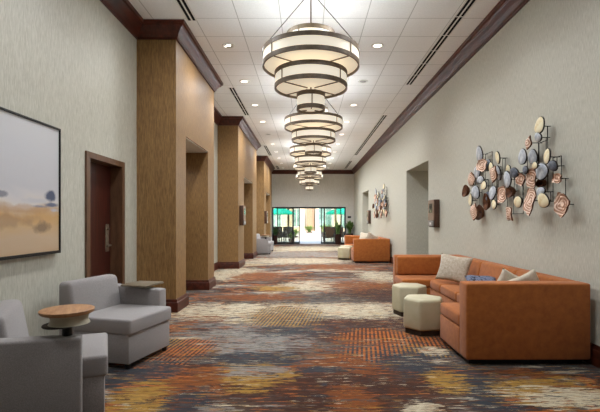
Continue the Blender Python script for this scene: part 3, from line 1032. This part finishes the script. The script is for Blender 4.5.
def make_sculpture():
    rnd = random.Random(5)
    t = thing('wall_sculpture', 'large wall sculpture of agate slices and brown petals above near rust sofa', 'wall sculpture', (XR, 5.6, 1.9), 0, 'agate wall sculptures')
    frame = B()
    pts3 = []
    for n, (cx, cy, w, h, kind) in enumerate(ART):
        px, py = 460 + cx / 3.583, 110 + cy / 3.583
        off = .07 + .10 * rnd.random() + (.04 if kind in 'rR' else 0)
        X = XR - off
        d = F * X / (px - VX)
        z = H + (VY - py) * d / F
        hz = h / 3.583 * d / F / 2
        wy = w / 3.583 * d * d / (F * X) / 2 * .92
        if kind in 'rR':
            wy *= .78
        bm = B()
        seg = 22
        ph = rnd.random() * 6
        def rad(a):
            e = 1 + .07 * math.sin(2 * a + ph) + .05 * math.sin(3 * a + 2 * ph)
            if kind in 'rR':
                e += .07 * math.sin(7 * a + ph) + .03 * math.sin(11 * a)
            if kind in 't':
                e *= 1 - .18 * abs(math.sin(a)) ** 6 + .05 * math.sin(5 * a + ph)
            if kind == 'c':
                e *= 1 + .10 * math.sin(a)
            return e
        # rings from centre outwards: (radius factor, x depth), towards the viewer = -x
        if kind in 'rR':
            dep = .035 if kind == 'r' else .05
            prof = [(0, dep * .55), (.22, dep * .35), (.36, dep * .55), (.55, dep * .25), (.72, dep * .4), (.9, .01), (1.0, 0), (1.0, .012), (.8, dep * .75), (.45, dep * 1.05), (0, dep * 1.1)]
        elif kind == 'b':
            prof = [(0, .05), (.5, .03), (.85, .005), (1, 0), (1, .012), (.7, .06), (0, .08)]
        else:
            prof = [(0, -.014), (.45, -.012), (.8, -.006), (.93, .0), (1, .006), (1.0, .016), (.85, .022), (0, .026)]
        rings = []
        for (rf, xd) in prof:
            if rf == 0:
                rings.append([bm.verts.new((xd, 0, 0))])
            else:
                rings.append([bm.verts.new((xd + (.012 * math.sin(3 * a + ph) if kind in 'rRt' else 0) * rf, rf * rad(a) * wy * math.cos(a), rf * rad(a) * hz * math.sin(a)))
                              for a in [2 * PI * k / seg for k in range(seg)]])
        for A, Bq in zip(rings, rings[1:]):
            for k in range(seg):
                k2 = (k + 1) % seg
                if len(A) == 1:
                    bm.faces.new((A[0], Bq[k], Bq[k2]))
                elif len(Bq) == 1:
                    bm.faces.new((A[k], Bq[0], A[k2]))
                else:
                    bm.faces.new((A[k], Bq[k], Bq[k2], A[k2]))
        mt = {'c': 'cream_pod', 's': 'stone', 'd': 'stone_dark', 't': 'rosewood', 'r': 'rosewood', 'R': 'rosewood', 'b': 'darkcup'}[kind]
        nm = {'c': 'cream_slice', 's': 'agate_slice', 'd': 'agate_slice', 't': 'brown_petal', 'r': 'rosette', 'R': 'rosette', 'b': 'brown_petal'}[kind]
        o = obj(nm, bm, M[mt], t, 'auto')
        o.data.materials.append(M['rim'] if kind in 'sdc' else M['darkcup'])
        nf = len(o.data.polygons)
        first_back = {'r': 6, 'R': 6, 'b': 3}.get(kind, 3)
        for pi, p in enumerate(o.data.polygons):
            ringi = pi // seg
            if ringi >= first_back:
                p.material_index = 1
        o.location = (X - XR, d - 5.6, z - 1.9)
        o.rotation_euler = (0, R(rnd.uniform(-9, 9)), R(rnd.uniform(-4, 12)))
        pts3.append(Vector((X - XR + .02, d - 5.6, z - 1.9)))
        a = Vector((X - XR + .03, d - 5.6, z - 1.9))
        add_tube(frame, [a, (-.004, a.y, a.z)], .005, 6)
    # black rods: a loose upright grid joining the pieces
    xw = -.035
    for i, p in enumerate(pts3):
        cand = sorted((((p - q).length, j) for j, q in enumerate(pts3) if j != i))[:1]
        for _, j in cand:
            if j > i or cand[0][1] == j:
                q = pts3[j]
                add_tube(frame, [(xw, p.y, p.z), (xw, q.y, p.z)], .004, 6)
                add_tube(frame, [(xw, q.y, p.z), (xw, q.y, q.z)], .004, 6)
    srt = sorted(pts3, key=lambda v: v.y)
    for p, q in zip(srt, srt[1:]):
        add_tube(frame, [(xw, p.y, p.z), (xw, q.y, p.z)], .004, 6)
        add_tube(frame, [(xw, q.y, p.z), (xw, q.y, q.z)], .004, 6)
    obj('rod_frame', frame, M['wire'], t)
    return t


art = make_sculpture()
dup(art, (XR, 5.6 + DS, 1.98), 0, 'wall sculpture of agate slices and petals above the distant rust sofa')

# ------------------------------------------------------------------ plants
def leaf_plant(name, x, y, label, pot, n, hgt, spread, mat, seed, square=False, kind='arch', z=0, cat='plant'):
    rnd = random.Random(seed)
    t = thing(name, label, cat, (x, y, z))
    pr, ph = pot
    bm = B()
    if square:
        add_box(bm, -pr, pr, -pr, pr, 0, ph, .012, 2)
    else:
        add_lathe(bm, [(0, 0), (pr * .72, 0), (pr, ph * .92), (pr * 1.05, ph), (pr * .92, ph), (pr * .9, ph * .93), (0, ph * .93)], seg=24)
    obj('pot', bm, M['pot'], t, 'auto')
    bm = B()
    for i in range(n):
        a = rnd.uniform(0, 2 * PI)
        ln = hgt * rnd.uniform(.55, 1.0)
        out = spread * rnd.uniform(.25, 1.0)
        w = .035 * rnd.uniform(.7, 1.5) * (1.0 if kind == 'arch' else 1.9)
        prev = None
        base_ = Vector((rnd.uniform(-.4, .4) * pr, rnd.uniform(-.4, .4) * pr, ph))
        ca, sa = math.cos(a), math.sin(a)
        k = 7
        for s in range(k + 1):
            u = s / k
            rr = out * u ** 1.3
            zz = ln * (u - .38 * u ** 3 * (out / spread))
            c = base_ + Vector((ca * rr, sa * rr, zz))
            ww = w * (math.sin(PI * min(1, max(.04, u * .92 + .05))) if kind == 'arch' else (0.12 if u < .45 else math.sin(PI * (u - .42) / .60)))
            ww = max(ww, .003)
            A = bm.verts.new(c + Vector((-sa * ww, ca * ww, 0))); Bv = bm.verts.new(c + Vector((sa * ww, -ca * ww, 0)))
            if prev:
                bm.faces.new((prev[0], prev[1], Bv, A))
            prev = (A, Bv)
    obj('foliage', bm, mat, t, True)
    return t


leaf_plant('potted_plant', 2.41, YE - .32, 'leafy plant in dark square pot in right corner of end wall', (.20, .62), 60, .85, .26, M['leaf'], 3, True, 'broad')
leaf_plant('potted_plant', -1.82, YE - .28, 'dark potted plant at left end of the glass front', (.17, .50), 40, .62, .30, M['leaf_dark'], 4)
leaf_plant('potted_plant', 1.75, YE - .34, 'tall spiky plant in dark round pot before right pane', (.21, .58), 36, .95, .24, M['leaf'], 8)

# ------------------------------------------------------------------ outside
bm = B(); add_box(bm, -25, 25, YE + .13, 75, -.2, -.02); struct('ground_outside', bm, M['patio'])
bm = B()
add_prism(bm, [(-.9, YE + .2), (1.1, YE + .2), (1.6, 34), (1.9, 44), (.3, 44), (-.3, 34)], -.02, .0)
struct('path_outside', bm, M['concrete'])


def umbrella(x, y, label):
    t = thing('patio_umbrella', label, 'umbrella', (x, y, -.02), R(15), 'teal patio umbrellas')
    bm = B(); add_lathe(bm, [(0, 0), (.28, 0), (.28, .06), (.05, .09), (0, .09)], seg=24); obj('base', bm, M['black'], t)
    bm = B(); add_tube(bm, [(0, 0, .05), (0, 0, 2.75)], .024, 10); obj('pole', bm, M['wicker'], t)
    bm = B(); add_lathe(bm, [(0, 2.78), (.35, 2.68), (1.6, 2.14), (1.6, 1.98), (1.59, 1.98), (1.58, 2.12), (.35, 2.65), (0, 2.74)], seg=8); obj('canopy', bm, M['teal'], t)
    return t


umbrella(-2.75, 44.0, 'teal market umbrella seen through left pane of glass front')
umbrella(3.45, 43.0, 'teal market umbrella seen through right pane of glass front')


def wicker_chair(x, y, rz, label):
    t = thing('patio_chair', label, 'patio chair', (x, y, -.02), rz, 'dark wicker patio chairs')
    bm = B(); add_box(bm, -.30, .30, -.30, .30, .28, .42, .03, 2); obj('seat', bm, M['wicker'], t, 'auto')
    bm = B(); add_box(bm, -.32, .32, .24, .34, .28, .98, .04, 3); obj('backrest', bm, M['wicker'], t, 'auto')
    for s in (-1, 1):
        bm = B(); add_box(bm, s * .31 - .04, s * .31 + .04, -.28, .30, .30, .64, .03, 2); obj('armrest', bm, M['wicker'], t, 'auto')
    for sx in (-.27, .27):
        for sy in (-.26, .28):
            bm = B(); add_box(bm, sx - .025, sx + .025, sy - .025, sy + .025, 0, .30); obj('leg', bm, M['wicker'], t)
    return t


wicker_chair(-1.95, 27.3, R(200), 'dark wicker patio chair outside left pane, further left one')
wicker_chair(-1.15, 27.6, R(170), 'dark wicker patio chair outside left pane, nearer the open door')
wicker_chair(1.35, 27.6, R(190), 'dark wicker patio chair outside right pane, nearer the open door')
wicker_chair(2.15, 28.2, R(160), 'dark wicker patio chair outside right pane, beside the tree trunk')
leaf_plant('planter_shrub', -.95, 26.4, 'low green shrub in pot outside, left of the path', (.2, .25), 60, .45, .35, M['shrub'], 21, cat='shrub')
leaf_plant('planter_shrub', 1.55, 33.5, 'pale green shrub by right edge of the outdoor path', (.3, .1), 90, .9, .8, M['shrub'], 22, cat='shrub')
leaf_plant('planter_shrub', -1.0, 34.5, 'pale green shrub by left edge of the outdoor path', (.3, .1), 90, .8, .8, M['shrub'], 23, cat='shrub')
leaf_plant('planter_shrub', .25, 48.5, 'green hedge shrub where the outdoor path ends', (.4, .1), 120, .9, 1.0, M['shrub'], 24, cat='shrub')
leaf_plant('planter_shrub', 2.0, 46.0, 'green hedge shrub far outside on the right', (.4, .1), 120, 1.2, 1.4, M['shrub'], 25, cat='shrub')

tr = thing('patio_tree', 'slender tree with pale trunk outside the right pane', 'tree', (2.0, 30.2, -.02))
bm = B(); add_tube(bm, [(0, 0, 0), (.03, 0, 1.0), (-.02, .02, 2.0), (.03, 0, 3.2)], [.10, .085, .075, .05], 10); obj('trunk', bm, M['bark'], tr, True)
bm = B(); rnd = random.Random(2)
for i in range(500):
    p = Vector((rnd.gauss(0, .55), rnd.gauss(0, .55), 3.4 + rnd.gauss(0, .4)))
    a = Vector((rnd.uniform(-1, 1), rnd.uniform(-1, 1), rnd.uniform(-1, 1))).normalized() * .10
    b_ = a.orthogonal().normalized() * .05
    bm.faces.new([bm.verts.new(p + v) for v in (-a, b_, a, -b_)])
obj('crown', bm, M['leaf'], tr)


def building(name, x0, x1, y0, y1, h, mat, wins, label):
    t = thing(name, label, 'building', ((x0 + x1) / 2, y0, -.02))
    cx = (x0 + x1) / 2
    bm = B(); add_box(bm, x0 - cx, x1 - cx, 0, y1 - y0, 0, h); obj('wall', bm, mat, t)
    bm = B(); add_box(bm, x0 - cx - .03, x1 - cx + .03, -.25, y1 - y0, h, h + .3); obj('roof', bm, M['stucco_pale'], t)
    for (wx0, wx1, z0, z1) in wins:
        bm = B()
        for (a, b_, c, d) in ((wx0 - .07, wx1 + .07, z1, z1 + .08), (wx0 - .07, wx1 + .07, z0 - .08, z0), (wx0 - .07, wx0, z0, z1), (wx1, wx1 + .07, z0, z1), ((wx0 + wx1) / 2 - .03, (wx0 + wx1) / 2 + .03, z0, z1)):
            add_box(bm, a - cx, b_ - cx, -.06, .02, c, d)
        w = obj('window', bm, M['stucco_pale'], t)
        bm = B(); add_box(bm, wx0 - cx, wx1 - cx, -.03, .01, z0, z1); obj('pane', bm, M['ext_glass'], w)
    return t


building('building', -18, -2.6, 56, 64, 6.5, M['stucco'], [(-12, -10.4, .8, 2.6), (-8, -6.4, .8, 2.6), (-4.6, -3.4, .3, 2.7), (-4.6, -3.4, 3.6, 5.2)], 'beige building across the patio on the left')
building('building', -2.4, -.25, 58, 66, 7.5, M['stucco'], [(-1.9, -.9, .6, 2.9), (-1.9, -.9, 3.6, 5.2)], 'beige building wing straight beyond the open doors')
building('building', -.1, .95, 57.2, 66, 7.0, M['brickstone'], [], 'narrow brown stone tower beyond the open doors')
building('building', 1.1, 18, 56, 64, 5.2, M['stucco'], [(1.5, 3.2, .5, 3.2), (4.4, 5.4, .4, 2.6), (6.2, 7.6, .8, 2.8), (9, 11, .8, 2.8)], 'beige building with green tinted windows across the patio on right')

# ------------------------------------------------------------------ lights
def spot(x, y, z, w, size=130, blend=.7, rad=.08, col=(.97, 1, 1.05)):
    l = bpy.data.lights.new('downlight_and_fill_lamp', 'SPOT')
    l.energy = w; l.spot_size = R(size); l.spot_blend = blend; l.shadow_soft_size = rad; l.color = col
    o = bpy.data.objects.new('downlight_and_fill_lamp', l); COL.objects.link(o); o.location = (x, y, z)


def point(x, y, z, w, rad=.1, col=(.90, 1, 1.10)):
    l = bpy.data.lights.new('chandelier_bulb', 'POINT')
    l.energy = w; l.shadow_soft_size = rad; l.color = col
    o = bpy.data.objects.new('chandelier_bulb', l); COL.objects.link(o); o.location = (x, y, z)


def area(x, y, z, sx, sy, w, rot, col, name='lamp', shape='RECTANGLE'):
    l = bpy.data.lights.new(name, 'AREA')
    l.shape = shape; l.size = sx; l.size_y = sy; l.energy = w; l.color = col
    o = bpy.data.objects.new(name, l); COL.objects.link(o); o.location = (x, y, z); o.rotation_euler = rot
    return o


WSPOT = 120
for x, y in SPOTS:
    if 1 < y < 22.5:
        spot(x, y, CEIL - .03, WSPOT * (.58 + .085 * y) * (.85 if y > 21 else 1), 166, 1.0)
for x, y in CH:
    for k in range(4):                                           # bulbs in the open top of the wide ring
        a = R(45 + 90 * k)
        point(x + .45 * math.cos(a), y + .45 * math.sin(a), 3.47, 12 if y < 6 else 15, .05)
    area(x, y, 2.742, .33, .33, 26, (0, 0, 0), (.90, 1, 1.10), 'chandelier_lamp', 'DISK')
for (a, b_, c, d) in PIERS:
    spot(-2.5, (b_ + c) / 2, OPH - .05, 22, 150)  # fill lamp added to lift the dark pier passage, without a fitting
for a, b_ in OPEN_R:
    spot(3.5, (a + b_) / 2, OPH - .05, 14, 150)  # unseen lamp added to brighten the right wall opening

sun = bpy.data.lights.new('sun', 'SUN'); sun.energy = 2.7; sun.angle = R(1); sun.color = (1, .95, .87)
so = bpy.data.objects.new('sun', sun); COL.objects.link(so); so.rotation_euler = (R(42), R(16), 0)

w = bpy.data.worlds.new('sky'); scene.world = w; w.use_nodes = True
nt = w.node_tree
bg = nt.nodes['Background']
sky = nt.nodes.new('ShaderNodeTexSky')
sky.sky_type = 'NISHITA'; sky.sun_disc = False; sky.sun_elevation = R(48); sky.sun_rotation = R(200); sky.air_density = 1.2; sky.dust_density = 3
nt.links.new(sky.outputs[0], bg.inputs[0])
bg.inputs[1].default_value = .65

# ------------------------------------------------------------------ camera / view
cam = bpy.data.cameras.new('camera'); co = bpy.data.objects.new('camera', cam); COL.objects.link(co)
co.location = (0, 0, H); co.rotation_euler = (R(90), 0, 0)
cam.sensor_fit = 'HORIZONTAL'; cam.sensor_width = 36; cam.lens = F / 600 * 36
cam.shift_x = (300 - VX) / 600; cam.shift_y = (VY - 206) / 600
cam.clip_start = .05; cam.clip_end = 300
scene.camera = co
scene.view_settings.view_transform = 'Standard'
scene.view_settings.look = 'None'
scene.view_settings.gamma = 1
scene.view_settings.use_curve_mapping = False
scene.view_settings.exposure = .17
scene.cycles.max_bounces = 8
scene.cycles.diffuse_bounces = 5
scene.cycles.sample_clamp_indirect = 4
scene.cycles.use_denoising = True
